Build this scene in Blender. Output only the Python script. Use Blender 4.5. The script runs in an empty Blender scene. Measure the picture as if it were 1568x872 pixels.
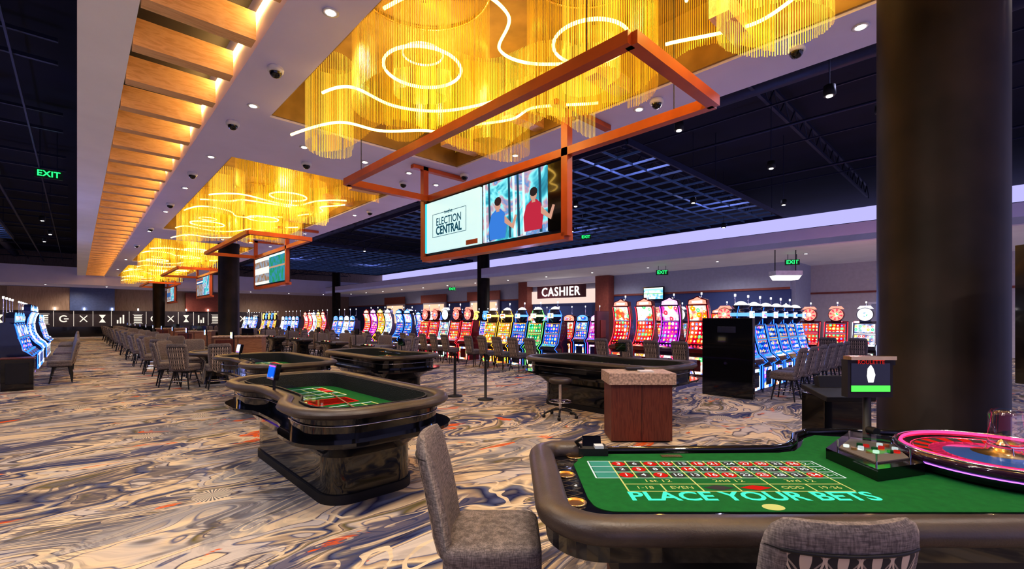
import bpy, math, random, bmesh
from mathutils import Vector, Matrix
random.seed(7)
PI=math.pi
TH=math.radians(43.45); S=math.sin(TH); C=math.cos(TH)
scn=bpy.context.scene
try:
    scn.view_settings.view_transform='Standard'
    scn.view_settings.exposure=0.25
    scn.view_settings.look='Medium High Contrast'
except Exception as e:
    print('look',e)

# ------------------------------------------------------------ node helpers
def newmat(name):
    m=bpy.data.materials.new(name); m.use_nodes=True
    nt=m.node_tree; nt.nodes.clear()
    out=nt.nodes.new('ShaderNodeOutputMaterial')
    return m,nt,out
def setin(nt,node,key,val):
    s=node.inputs[key]
    if isinstance(val,bpy.types.NodeSocket): nt.links.new(val,s)
    else:
        if isinstance(val,(tuple,list)) and len(val)==3 and s.type=='RGBA': val=(*val,1)
        s.default_value=val
def nd(nt,typ,props=None,**ins):
    n=nt.nodes.new(typ)
    for k,v in (props or {}).items(): setattr(n,k,v)
    for k,v in ins.items():
        key=int(k[1:]) if (k[0]=='i' and k[1:].isdigit()) else k.replace('_',' ')
        setin(nt,n,key,v)
    return n
def mth(nt,op,a,b=0.0,c=0.0):
    n=nt.nodes.new('ShaderNodeMath'); n.operation=op
    setin(nt,n,0,a); setin(nt,n,1,b)
    if op in('MULTIPLY_ADD','COMPARE','WRAP','SMOOTH_MIN'): setin(nt,n,2,c)
    return n.outputs[0]
def ramp(nt,fac,stops,interp='LINEAR'):
    n=nt.nodes.new('ShaderNodeValToRGB'); n.color_ramp.interpolation=interp
    cr=n.color_ramp
    while len(cr.elements)<len(stops): cr.elements.new(0.5)
    for e,(p,c) in zip(cr.elements,stops): e.position=p; e.color=(*c,1)
    nt.links.new(fac,n.inputs[0]); return n.outputs[0]
def mixc(nt,f,a,b,mode='MIX'):
    n=nt.nodes.new('ShaderNodeMix'); n.data_type='RGBA'; n.blend_type=mode
    setin(nt,n,0,f)
    for idx,v in ((6,a),(7,b)):
        if isinstance(v,bpy.types.NodeSocket): nt.links.new(v,n.inputs[idx])
        else: n.inputs[idx].default_value=(*v,1)
    return n.outputs[2]
def mat(name,col,rough=.5,metal=0.0,em=None,es=0.0,var=.12,nscale=6.0,bump=0.0,coat=0.0,spec=.5):
    m,nt,out=newmat(name)
    tc=nd(nt,'ShaderNodeTexCoord')
    nz=nd(nt,'ShaderNodeTexNoise',Scale=nscale,Detail=3.0,Vector=tc.outputs['Object'])
    dark=tuple(c*(1-var) for c in col); lite=tuple(min(1,c*(1+var)) for c in col)
    cc=ramp(nt,nz.outputs[0],[(.3,dark),(.7,lite)])
    p=nd(nt,'ShaderNodeBsdfPrincipled',Roughness=rough,Metallic=metal)
    nt.links.new(cc,p.inputs['Base Color'])
    p.inputs['Coat Weight'].default_value=coat
    p.inputs['Specular IOR Level'].default_value=spec
    if em: 
        p.inputs['Emission Color'].default_value=(*em,1); p.inputs['Emission Strength'].default_value=es
    if bump:
        nb=nd(nt,'ShaderNodeTexNoise',Scale=nscale*12,Detail=2.0,Vector=tc.outputs['Object'])
        b=nd(nt,'ShaderNodeBump',Strength=bump,Distance=.01,Height=nb.outputs[0])
        nt.links.new(b.outputs[0],p.inputs['Normal'])
    nt.links.new(p.outputs[0],out.inputs[0])
    return m
def emat(name,col,st):
    m,nt,out=newmat(name)
    e=nd(nt,'ShaderNodeEmission',Color=col,Strength=st)
    nt.links.new(e.outputs[0],out.inputs[0]); return m
def woodmat(name,c1,c2,rough=.45,sc=(1,14,1),em=0):
    m,nt,out=newmat(name)
    tc=nd(nt,'ShaderNodeTexCoord')
    mp=nd(nt,'ShaderNodeMapping',Vector=tc.outputs['Object'],Scale=sc)
    nz=nd(nt,'ShaderNodeTexNoise',Scale=3.0,Detail=6.0,Distortion=.6,Vector=mp.outputs[0])
    cc=ramp(nt,nz.outputs[0],[(.3,c1),(.5,c2),(.62,c1),(.8,c2)])
    p=nd(nt,'ShaderNodeBsdfPrincipled',Roughness=rough)
    nt.links.new(cc,p.inputs['Base Color']); nt.links.new(p.outputs[0],out.inputs[0])
    return m

# ------------------------------------------------------------ mesh builder
class MB:
    def __init__(s): s.v=[];s.f=[];s.m=[];s.sm=[];s.mats=[];s.M=Matrix.Identity(4)
    def add(s,vs,fs,mt,smooth=False):
        if mt not in s.mats: s.mats.append(mt)
        k=s.mats.index(mt); o=len(s.v)
        s.v+=[tuple(s.M@Vector(p)) for p in vs]
        for f in fs: s.f.append(tuple(i+o for i in f)); s.m.append(k); s.sm.append(smooth)
    def box(s,c,d,mt,rz=0,rx=0,ry=0,top=(1,1)):
        x,y,z=[q/2 for q in d]; vs=[]
        for dz,(tx,ty) in ((-z,(1,1)),(z,top)):
            for dx,dy in ((-x,-y),(x,-y),(x,y),(-x,y)): vs.append(Vector((dx*tx,dy*ty,dz)))
        R=Matrix.Rotation(rz,4,'Z')@Matrix.Rotation(rx,4,'X')@Matrix.Rotation(ry,4,'Y')
        vs=[R@v+Vector(c) for v in vs]
        s.add(vs,[(3,2,1,0),(4,5,6,7),(0,1,5,4),(1,2,6,5),(2,3,7,6),(3,0,4,7)],mt)
    def b2(s,x0,x1,y0,y1,z0,z1,mt): s.box(((x0+x1)/2,(y0+y1)/2,(z0+z1)/2),(abs(x1-x0),abs(y1-y0),abs(z1-z0)),mt)
    def loft(s,loops,mt,cap0=True,cap1=True,smooth=True,closed=True):
        n=len(loops[0]); vs=[p for l in loops for p in l]; fs=[]
        for k in range(len(loops)-1):
            for i in range(n if closed else n-1):
                j=(i+1)%n; fs.append((k*n+i,k*n+j,(k+1)*n+j,(k+1)*n+i))
        s.add(vs,fs,mt,smooth)
        if cap0: s.add(loops[0],[tuple(range(n))],mt)
        if cap1: s.add(loops[-1],[tuple(range(n))],mt)
    def prism(s,pts,a,b,mt,axis='z',smooth=False):
        if axis=='z': f=lambda p,t:(p[0],p[1],t)
        elif axis=='x': f=lambda p,t:(t,p[0],p[1])
        else: f=lambda p,t:(p[0],t,p[1])
        s.loft([[f(p,a) for p in pts],[f(p,b) for p in pts]],mt,smooth=smooth)
    def cyl(s,p0,p1,r0,mt,r1=None,n=12,caps=True):
        r1=r0 if r1 is None else r1
        p0=Vector(p0);p1=Vector(p1);d=(p1-p0).normalized()
        a=d.orthogonal().normalized(); b=d.cross(a)
        L=[[p+a*(r*math.cos(2*PI*i/n))+b*(r*math.sin(2*PI*i/n)) for i in range(n)] for p,r in((p0,r0),(p1,r1))]
        s.loft(L,mt,caps,caps)
    def tube(s,path,r,mt,n=8,closed=False,rz=None):
        rz=rz or r; P=[Vector(p) for p in path]; m=len(P); loops=[]
        for i in range(m):
            a=P[(i-1)%m] if (closed or i>0) else P[i]; b=P[(i+1)%m] if (closed or i<m-1) else P[i]
            t=(b-a).normalized()
            up=Vector((0,0,1)) if abs(t.z)<.95 else Vector((1,0,0))
            sd=t.cross(up).normalized(); u2=sd.cross(t)
            loops.append([P[i]+sd*(r*math.cos(2*PI*k/n))+u2*(rz*math.sin(2*PI*k/n)) for k in range(n)])
        if closed: loops.append(loops[0])
        s.loft(loops,mt,not closed,not closed)
    def lathe(s,prof,mt,c=(0,0,0),n=24,smooth=True,cap=True):
        loops=[[(c[0]+r*math.cos(2*PI*i/n),c[1]+r*math.sin(2*PI*i/n),c[2]+z) for i in range(n)] for r,z in prof]
        s.loft(loops,mt,cap and prof[0][0]>1e-4,cap and prof[-1][0]>1e-4,smooth)
    def mesh(s,name):
        me=bpy.data.meshes.new(name); me.from_pydata(s.v,[],s.f)
        for m in s.mats: me.materials.append(m)
        me.polygons.foreach_set('material_index',s.m); me.polygons.foreach_set('use_smooth',s.sm)
        me.update()
        bm=bmesh.new(); bm.from_mesh(me); bmesh.ops.recalc_face_normals(bm,faces=bm.faces); bm.to_mesh(me); bm.free()
        return me
    def obj(s,name,loc=(0,0,0),rz=0,parent=None,bevel=0):
        return place(s.mesh(name),name,loc,rz,parent,bevel)
def place(me,name,loc=(0,0,0),rz=0,parent=None,bevel=0):
    o=bpy.data.objects.new(name,me); scn.collection.objects.link(o)
    o.location=loc; o.rotation_euler=(0,0,rz)
    if parent: o.parent=parent
    if bevel:
        b=o.modifiers.new('bevel','BEVEL'); b.width=bevel; b.segments=2; b.limit_method='ANGLE'; b.angle_limit=math.radians(40)
    return o
def grp(name,loc=(0,0,0),rz=0):
    e=bpy.data.objects.new(name,None); scn.collection.objects.link(e); e.location=loc; e.rotation_euler=(0,0,rz)
    e.empty_display_size=.2; return e
def text(body,size,loc,rot,mt,name='text',parent=None,ext=0.0,align='CENTER',bold=0.0,sx=1,sp=1.0):
    cu=bpy.data.curves.new(name,'FONT'); cu.body=body; cu.size=size; cu.extrude=ext; cu.offset=bold; cu.space_character=sp
    cu.align_x=align; cu.align_y='CENTER'; cu.materials.append(mt); cu.resolution_u=3
    o=bpy.data.objects.new(name,cu); scn.collection.objects.link(o); o.location=loc; o.rotation_euler=rot; o.scale=(sx,1,1)
    if parent: o.parent=parent
    return o
def W(p,d,z=0): return (p*C+d*S, -p*S+d*C, z)   # (right,forward) floor-plan survey -> room axes

# ------------------------------------------------------------ materials
plaster=mat('plaster_lavender_glow',(.64,.60,.80),.65,var=.04,nscale=1,em=(.45,.38,.72),es=.045)  # lavender light put into the base colour, plus faint emission to brighten soffits
plaster_w=mat('plaster_white_glow',(.80,.79,.85),.7,var=.04,nscale=1,em=(.65,.6,.72),es=.05)  # faint emission stands in for ambient light on the plaster
darkceil=mat('dark_ceiling',(.005,.007,.032),.8,var=.4,nscale=.5)
darksteel=mat('dark_steel',(.028,.033,.08),.5,metal=.3)
gridm=mat('grid_metal_glow',(.08,.12,.27),.5,metal=.2,em=(.08,.2,.5),es=.05)  # slight blue emission puts light onto the grid bars
cofferm=mat('coffer_paint',(.38,.25,.09),.6,var=.25,nscale=2)
slatm=woodmat('slat_wood',(.74,.43,.20),(.88,.57,.30),sc=(1,10,6))
orange=mat('orange_frame',(.50,.105,.022),.4,var=.15,nscale=2)
neon=emat('warm_led',(1,.62,.13),7.5)
ledwarm=emat('cove_led',(1,.58,.18),26)
goldm=mat('gold_chain_glow',(.85,.56,.07),.35,metal=.5,em=(1,.62,.03),es=.19)  # emission stands in for LED light caught by the chains
goldm2=mat('gold_chain_pale_glow',(.95,.77,.20),.35,metal=.4,em=(1,.74,.09),es=.38)  # paler chains, self-lit in place of the LED glow on them
blackgl=mat('black_lacquer',(.006,.006,.008),.10,coat=.5,var=.1)
blackmt=mat('black_matte',(.010,.010,.012),.55)
columnm=mat('column_bronze',(.015,.010,.009),.5,metal=.1,var=.6,nscale=1.6,spec=.25)
leather=mat('rail_leather',(.060,.044,.037),.40,var=.2,bump=.12,nscale=8)
greenfelt=mat('green_felt',(.006,.115,.024),.9,var=.12,nscale=20,bump=.2,spec=.2)
goldmet=mat('brass',(.75,.52,.25),.25,metal=1)
chrome=mat('chrome',(.7,.7,.75),.15,metal=1)
white=emat('layout_white',(.9,.95,.9),.7)
yellowl=emat('layout_yellow',(.9,.80,.25),.65)
redl=emat('layout_red',(.80,.03,.02),.65)
blackl=mat('layout_black',(.01,.01,.01),.7)
cyan=emat('projected_cyan',(.10,.95,.62),.85)
glass,nt,out=newmat('clear_acrylic')
g1=nd(nt,'ShaderNodeBsdfGlossy',Roughness=.03); g2=nd(nt,'ShaderNodeBsdfTransparent',Color=(.93,.97,1))
mx=nd(nt,'ShaderNodeMixShader',Fac=.14,i1=g2.outputs[0],i2=g1.outputs[0]); nt.links.new(mx.outputs[0],out.inputs[0])
podwood=woodmat('podium_wood',(.09,.020,.014),(.15,.042,.026),sc=(14,14,1))
pitwood=woodmat('pit_wood',(.22,.10,.05),(.38,.20,.11),sc=(1,1,16))
stone=mat('speckled_laminate',(.45,.34,.28),.4,var=.5,nscale=30)
navy=mat('wall_navy',(.06,.09,.26),.7,var=.05)
bluegrey=mat('wall_bluegrey',(.42,.46,.60),.7,var=.05)
beige=mat('wall_beige',(.60,.57,.60),.7,var=.05)
redbrown=mat('redbrown_trim',(.28,.08,.06),.5)
tanw=woodmat('tan_panel',(.34,.24,.17),(.46,.33,.25),sc=(6,1,.4))
greenex=emat('exit_green',(.02,1,.15),2.0)
whiteem=emat('sign_white',(1,.97,.93),2.0)
downl=emat('downlight_lens',(1,.93,.85),12)
whitepl=mat('white_plastic',(.7,.7,.75),.4)
violetled=emat('violet_led',(.35,.15,1),1.6)

def fabric(name,c1,c2):
    m,nt,out=newmat(name)
    tc=nd(nt,'ShaderNodeTexCoord')
    mp=nd(nt,'ShaderNodeMapping',Vector=tc.outputs['Object'],Scale=(160,160,25))
    n1=nd(nt,'ShaderNodeTexNoise',Scale=1.0,Detail=3.0,Vector=mp.outputs[0])
    mp2=nd(nt,'ShaderNodeMapping',Vector=tc.outputs['Object'],Scale=(25,25,200))
    n2=nd(nt,'ShaderNodeTexNoise',Scale=1.0,Detail=3.0,Vector=mp2.outputs[0])
    f=mth(nt,'MULTIPLY',n1.outputs[0],n2.outputs[0])
    cc=ramp(nt,f,[(.15,c1),(.38,c2)])
    p=nd(nt,'ShaderNodeBsdfPrincipled',Roughness=.8); nt.links.new(cc,p.inputs['Base Color'])
    b=nd(nt,'ShaderNodeBump',Strength=.3,Distance=.004,Height=f); nt.links.new(b.outputs[0],p.inputs['Normal'])
    nt.links.new(p.outputs[0],out.inputs[0]); return m
fab=fabric('grey_weave',(.085,.070,.068),(.24,.20,.19))
def leafmat():
    m,nt,out=newmat('leaf_pattern_fabric')
    tc=nd(nt,'ShaderNodeTexCoord'); sp=nd(nt,'ShaderNodeSeparateXYZ',Vector=tc.outputs['Object'])
    def leaf(ox,oz,wd,ht):
        u=mth(nt,'FRACT',mth(nt,'MULTIPLY_ADD',sp.outputs[0],1/wd,ox+50))
        u=mth(nt,'ABSOLUTE',mth(nt,'SUBTRACT',u,.5))
        t=mth(nt,'FRACT',mth(nt,'MULTIPLY_ADD',sp.outputs[2],1/ht,oz))
        w=mth(nt,'MULTIPLY',mth(nt,'SINE',mth(nt,'MULTIPLY',t,PI)),.47)
        e=mth(nt,'ABSOLUTE',mth(nt,'SUBTRACT',u,w))
        line=mth(nt,'LESS_THAN',e,.035)
        core=mth(nt,'LESS_THAN',u,mth(nt,'SUBTRACT',mth(nt,'MULTIPLY',w,.55),.10))
        return mth(nt,'MAXIMUM',line,core)
    k=mth(nt,'MAXIMUM',leaf(0,.45,.10,.17),mth(nt,'MULTIPLY',leaf(.5,.95,.10,.17),.5))
    cc=mixc(nt,k,(.018,.016,.022),(.55,.45,.36))
    p=nd(nt,'ShaderNodeBsdfPrincipled',Roughness=.7); nt.links.new(cc,p.inputs['Base Color']); nt.links.new(p.outputs[0],out.inputs[0])
    return m
leafm=leafmat()

# carpet
def carpetmat():
    m,nt,out=newmat('swirl_carpet')
    tc=nd(nt,'ShaderNodeTexCoord')
    mp=nd(nt,'ShaderNodeMapping',Vector=tc.outputs['Object'],Rotation=(0,0,math.radians(40)),Scale=(.40,.90,1))
    w1=nd(nt,'ShaderNodeTexNoise',Scale=1.0,Detail=1.5,Vector=mp.outputs[0])
    sub=nd(nt,'ShaderNodeVectorMath',{'operation':'SUBTRACT'},i0=w1.outputs['Color'],i1=(.5,.5,.5))
    sc=nd(nt,'ShaderNodeVectorMath',{'operation':'SCALE'},i0=sub.outputs[0],Scale=1.7)
    ad=nd(nt,'ShaderNodeVectorMath',{'operation':'ADD'},i0=mp.outputs[0],i1=sc.outputs[0])
    A=ad.outputs[0]
    n=nd(nt,'ShaderNodeTexNoise',Scale=1.15,Detail=2.6,Roughness=.46,Distortion=.3,Vector=A)
    v=mth(nt,'FRACT',mth(nt,'MULTIPLY',n.outputs[0],4.6))
    cream=(.72,.57,.38); pale=(.54,.48,.43); tan=(.42,.32,.22); taupe=(.19,.17,.165); slate=(.09,.11,.21); nav=(.014,.018,.07); olive=(.15,.125,.045)
    cc=ramp(nt,v,[(0,cream),(.10,cream),(.12,nav),(.145,pale),(.27,pale),(.285,slate),(.31,tan),(.40,cream),(.44,taupe),(.48,slate),(.52,nav),(.55,taupe),(.59,tan),(.67,cream),(.685,nav),(.70,tan),(.76,olive),(.79,taupe),(.83,pale),(.90,cream),(.92,slate),(.94,cream),(1,cream)])
    n2=nd(nt,'ShaderNodeTexNoise',Scale=1.2,Detail=3.5,Vector=A)
    cc=mixc(nt,ramp(nt,n2.outputs[0],[(.575,(0,0,0)),(.60,(.85,.85,.85))]),cc,(.035,.05,.14))
    cc=mixc(nt,ramp(nt,n2.outputs[0],[(.40,(.7,.7,.7)),(.43,(0,0,0))]),cc,(.26,.26,.28))
    n7=nd(nt,'ShaderNodeTexNoise',Scale=1.5,Detail=2.0,Vector=A)
    vv=mth(nt,'ABSOLUTE',mth(nt,'SUBTRACT',mth(nt,'FRACT',mth(nt,'MULTIPLY',n7.outputs[0],13.0)),.5))
    reg=ramp(nt,n7.outputs[1],[(.50,(0,0,0)),(.54,(1,1,1))])
    cc=mixc(nt,mth(nt,'MULTIPLY',mth(nt,'LESS_THAN',vv,.10),reg),cc,(.66,.54,.38))
    mp2=nd(nt,'ShaderNodeMapping',Vector=A,Scale=(6,50,1))
    n4=nd(nt,'ShaderNodeTexNoise',Scale=1.0,Detail=3.0,Vector=mp2.outputs[0])
    n6=nd(nt,'ShaderNodeTexNoise',Scale=1.7,Detail=2.0,Vector=A)
    hm=mth(nt,'MULTIPLY',ramp(nt,n4.outputs[0],[(.47,(0,0,0)),(.54,(.8,.8,.8))]),ramp(nt,n6.outputs[0],[(.47,(0.15,0.15,0.15)),(.55,(1,1,1))]))
    cc=mixc(nt,hm,cc,(.10,.095,.12))
    n3=nd(nt,'ShaderNodeTexNoise',Scale=2.8,Detail=4.0,Vector=A)
    ms=ramp(nt,n3.outputs[0],[(.655,(0,0,0)),(.67,(1,1,1))])
    ms=mth(nt,'MULTIPLY',ms,ramp(nt,n4.outputs[0],[(.44,(0.1,0.1,0.1)),(.50,(1,1,1))]))
    cc=mixc(nt,ms,cc,(.66,.12,.025))
    vo=nd(nt,'ShaderNodeTexVoronoi',{'voronoi_dimensions':'2D'},Scale=.42,Randomness=.75,Vector=tc.outputs['Object'])
    df=nd(nt,'ShaderNodeVectorMath',{'operation':'SUBTRACT'},i0=tc.outputs['Object'],i1=vo.outputs['Position'])
    s2=nd(nt,'ShaderNodeSeparateXYZ',Vector=df.outputs[0])
    rr=mth(nt,'SQRT',mth(nt,'ADD',mth(nt,'MULTIPLY',s2.outputs[0],s2.outputs[0]),mth(nt,'MULTIPLY',s2.outputs[1],s2.outputs[1])))
    inside=mth(nt,'LESS_THAN',rr,.17)
    an=mth(nt,'ARCTAN2',s2.outputs[1],s2.outputs[0])
    sp=mth(nt,'GREATER_THAN',mth(nt,'SINE',mth(nt,'MULTIPLY',an,28.0)),-.1)
    medc=mixc(nt,sp,(.16,.15,.15),(.66,.56,.42))
    cc=mixc(nt,inside,cc,medc)
    n5=nd(nt,'ShaderNodeTexNoise',Scale=180.0,Detail=1.0,Vector=tc.outputs['Object'])
    p=nd(nt,'ShaderNodeBsdfPrincipled',Roughness=.95); p.inputs['Specular IOR Level'].default_value=.1
    nt.links.new(cc,p.inputs['Base Color'])
    b=nd(nt,'ShaderNodeBump',Strength=.35,Distance=.006,Height=n5.outputs[0]); nt.links.new(b.outputs[0],p.inputs['Normal'])
    nt.links.new(p.outputs[0],out.inputs[0]); return m
carpet=carpetmat()

# slot screens: regular grid of glowing game symbols over a coloured field
def screenmat(name,bg1,bg2,cols,st,scale=9,rnd=.12):
    m,nt,out=newmat(name)
    tc=nd(nt,'ShaderNodeTexCoord'); oi=nd(nt,'ShaderNodeObjectInfo')
    off=nd(nt,'ShaderNodeCombineXYZ',X=mth(nt,'MULTIPLY',oi.outputs['Random'],91.0),Y=0.0,Z=mth(nt,'MULTIPLY',oi.outputs['Random'],37.0))
    ad=nd(nt,'ShaderNodeVectorMath',{'operation':'ADD'},i0=tc.outputs['Object'],i1=off.outputs[0])
    sp=nd(nt,'ShaderNodeSeparateXYZ',Vector=ad.outputs[0])
    xz=nd(nt,'ShaderNodeCombineXYZ',X=sp.outputs[0],Y=sp.outputs[2],Z=0.0)
    vo=nd(nt,'ShaderNodeTexVoronoi',{'voronoi_dimensions':'2D'},Scale=scale,Randomness=rnd,Vector=xz.outputs[0])
    r=nd(nt,'ShaderNodeSeparateColor',Color=vo.outputs['Color']); k=len(cols)
    ic=ramp(nt,r.outputs[0],[(i/k,c) for i,c in enumerate(cols)],'CONSTANT')
    rad=mth(nt,'MULTIPLY_ADD',r.outputs[1],.22,.22)
    ins=mth(nt,'LESS_THAN',vo.outputs['Distance'],rad)
    core=mth(nt,'LESS_THAN',vo.outputs['Distance'],.11)
    n=nd(nt,'ShaderNodeTexNoise',Scale=4.0,Detail=2.0,Vector=ad.outputs[0])
    bg=ramp(nt,n.outputs[0],[(.40,bg1),(.60,bg2)])
    cc=mixc(nt,ins,bg,ic); cc=mixc(nt,mth(nt,'MULTIPLY',core,.8),cc,(1,.95,.85))
    e=nd(nt,'ShaderNodeEmission',Color=cc,Strength=st); nt.links.new(e.outputs[0],out.inputs[0]); return m
TH_={}
def theme(k,bg1,bg2,cols,led,led2,cab):
    TH_[k]=(screenmat('screen_'+k,bg1,bg2,cols,1.35),screenmat('topscreen_'+k,bg2,cols[1],cols[::-1],1.35,6,.6),emat('led_'+k,led,2.2),emat('sign_'+k,led2,1.3),mat('cabinet_'+k,cab,.2,coat=.5))
theme('blue',(.0,.02,.20),(.01,.10,.65),[(.05,.35,1),(.8,.9,1),(.9,.25,.1),(.9,.6,.15),(.6,.1,.7)],(.03,.16,1),(.15,.38,1),(.01,.015,.05))
theme('red',(.40,.0,.02),(.85,.08,.03),[(1,.75,.2),(1,.9,.8),(.1,.2,.9),(1,.3,.0),(.1,.6,.2)],(1,.03,.05),(1,.30,.22),(.12,.004,.008))
theme('pink',(.15,.0,.35),(.60,.03,.35),[(1,.4,.9),(1,.9,1),(.2,.4,1),(1,.6,.1),(.9,.05,.1)],(.55,.05,1),(1,.45,.85),(.03,.01,.06))
theme('gold',(.45,.08,.0),(.85,.42,.03),[(1,.9,.3),(.9,.05,.05),(1,1,.8),(.1,.4,.8),(.1,.6,.1)],(1,.45,.04),(1,.75,.2),(.06,.035,.01))
theme('green',(.0,.16,.05),(.05,.45,.12),[(.9,.85,.1),(.9,1,.8),(.9,.1,.1),(.1,.8,.7),(1,.5,.1)],(.15,1,.15),(.65,1,.45),(.01,.03,.015))
theme('white',(.10,.14,.3),(.75,.8,.9),[(.9,.1,.1),(1,1,1),(.1,.3,.9),(1,.7,.1),(.1,.6,.3)],(.7,.75,1),(.9,.9,1),(.05,.05,.06))

# ------------------------------------------------------------ room shell
b=MB(); b.b2(-16,32,-9,62,-.1,0,carpet); b.obj('floor')
b=MB(); b.b2(-16,32,-9,62,8.0,8.15,darkceil); b.obj('ceiling')
b=MB(); b.b2(27,27.2,7.4,61,0,3.28,navy); b.b2(27,27.2,7.4,61,3.28,4.72,bluegrey); b.obj('wall_right')
b=MB(); b.b2(27.2,30,7.2,7.4,0,4.72,bluegrey); b.obj('wall_right_return')
b=MB(); b.b2(30,30.2,-9,7.2,0,4.72,beige); b.obj('wall_right_recess')
b=MB(); b.b2(26.95,27.0,7.4,61,3.28,3.40,redbrown); b.obj('trim_1')
b=MB(); b.b2(29.95,30,-9,7.2,3.1,3.2,redbrown); b.obj('trim_2')
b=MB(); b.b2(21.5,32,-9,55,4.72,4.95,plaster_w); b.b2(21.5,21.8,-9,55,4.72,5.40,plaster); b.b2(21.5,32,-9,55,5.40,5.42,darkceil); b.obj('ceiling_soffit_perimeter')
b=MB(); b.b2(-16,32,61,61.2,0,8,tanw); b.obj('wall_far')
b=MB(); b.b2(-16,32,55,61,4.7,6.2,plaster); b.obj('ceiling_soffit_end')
b=MB(); b.b2(-16.2,-16,-9,62,0,8,navy); b.obj('wall_left')
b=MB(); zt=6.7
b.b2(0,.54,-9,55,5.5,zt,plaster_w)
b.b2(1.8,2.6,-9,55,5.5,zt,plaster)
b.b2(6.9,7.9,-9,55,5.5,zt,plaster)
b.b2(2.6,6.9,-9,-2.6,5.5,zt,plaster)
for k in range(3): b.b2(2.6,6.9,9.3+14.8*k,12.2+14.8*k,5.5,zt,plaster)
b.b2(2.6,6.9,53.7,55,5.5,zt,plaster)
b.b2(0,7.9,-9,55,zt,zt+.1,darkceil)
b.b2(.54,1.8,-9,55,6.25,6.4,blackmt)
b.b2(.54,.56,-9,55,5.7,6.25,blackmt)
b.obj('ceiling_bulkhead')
b=MB()
for k in range(4):
    y0=-2.6+14.8*k; y1=y0+11.9
    b.b2(2.6,6.9,y0,y1,6.5,6.69,cofferm)
    b.b2(2.6,2.64,y0,y1,5.54,6.5,cofferm); b.b2(6.86,6.9,y0,y1,5.54,6.5,cofferm)
    b.b2(2.64,6.86,y0,y0+.04,5.54,6.5,cofferm); b.b2(2.64,6.86,y1-.04,y1,5.54,6.5,cofferm)
    for yy in range(6):
        b.b2(5.9,6.86,y0+.9+yy*2,y0+1.15+yy*2,5.6,5.85,slatm)
b.obj('ceiling_coffer_lining')
b=MB(); y=-.6
while y<54.5:
    b.b2(.56,1.76,y,y+.24,5.52,5.90,slatm); y+=1.25
b.obj('ceiling_wood_slats')
b=MB(); b.b2(1.77,1.80,-8,54.5,5.86,5.92,ledwarm); b.obj('cove_light_strip')

def column(x,y,r,top):
    b=MB(); b.lathe([(r*1.06,0),(r*1.06,.16),(r,.18),(r,top-.2),(r*1.04,top-.18),(r*1.04,top)],columnm,n=40); b.obj('column',(x,y,0))
column(5.72,.36,.45,5.52); column(5.55,26.6,.46,5.5); column(5.5,53.4,.46,5.5)
column(21.9,26.2,.46,8); column(21.8,52.6,.46,8)

def cgrid(x0,x1,y0,y1,z,st):
    b=MB(); t=.026
    x=x0
    while x<=x1+.01: b.b2(x-t/2,x+t/2,y0,y1,z,z+.06,gridm); x+=st
    y=y0
    while y<=y1+.01: b.b2(x0,x1,y-t/2,y+t/2,z,z+.06,gridm); y+=st
    b.b2(x0-.06,x0,y0,y1,z-.02,z+.14,darksteel); b.b2(x1,x1+.06,y0,y1,z-.02,z+.14,darksteel)
    b.b2(x0,x1,y0-.06,y0,z-.02,z+.14,darksteel); b.b2(x0,x1,y1,y1+.06,z-.02,z+.14,darksteel)
    for xx in (x0+.3,(x0+x1)/2,x1-.3):
        for yy in (y0+.3,(y0+y1)/2,y1-.3): b.cyl((xx,yy,z+.05),(xx,yy,8.0),.012,darksteel,n=6)
    b.obj('ceiling_grid_panel')
cgrid(9.7,21.5,6.2,21.2,6.0,.75)
cgrid(9.7,21.5,27,42,6.0,.85)
cgrid(-7,-2.5,24,36,6.0,.75)
b=MB()
for y in range(-6,60,5):
    for zz in (7.25,7.75): b.b2(8.2,26,y,y+.08,zz,zz+.08,darksteel); b.b2(-15,-.3,y,y+.08,zz,zz+.08,darksteel)
    for i in range(20): b.cyl((8.4+i*.9,y+.04,7.28),(8.85+i*.9,y+.04,7.78),.02,darksteel,n=5); 
    for i in range(20): b.cyl((9.3+i*.9,y+.04,7.28),(8.85+i*.9,y+.04,7.78),.02,darksteel,n=5)
for x in (9.2,14,18.7): b.cyl((x,-8,7.0),(x,60,7.0),.04,darksteel,n=8)
for x in (-2.2,-6): b.cyl((x,-8,7.0),(x,60,7.0),.05,darksteel,n=8)
for x in (10.5,12.8,16,20.5,-1.0,-3.2): b.b2(x,x+.04,-8,60,7.15,7.19,darksteel)
b.cyl((12,-8,7.5),(12,60,7.5),.3,darksteel,n=14); b.cyl((-4,-8,7.5),(-4,60,7.5),.25,darksteel,n=14)
b.obj('ceiling_trusses_and_ducts')
def pend():
    b=MB(); b.cyl((0,0,0),(0,0,2.2),.01,darksteel,n=5); b.lathe([(.03,.02),(.09,0),(.10,-.16),(.085,-.18)],blackmt,n=14); b.cyl((0,0,-.19),(0,0,-.175),.05,downl,n=12)
    return b.mesh('hanging_spotlight')
pm=pend()
for x,y in [(9,4.5),(9.3,8),(11,1.5),(13,4),(15.5,2),(17.5,5),(12.5,10),(16,13),(20,8),(19,2.5),(-1.2,11),(-1.5,16),(-2.4,21),(-1,26),(-1.2,33),(-2.2,13.5),(14,22),(18,25),(12,25),(-1.0,8),(-1.6,18.5),(-.9,30),(9.5,2),(13.5,1.6),(15,7)]:
    place(pm,'hanging_spotlight',(x,y,5.8))

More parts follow.
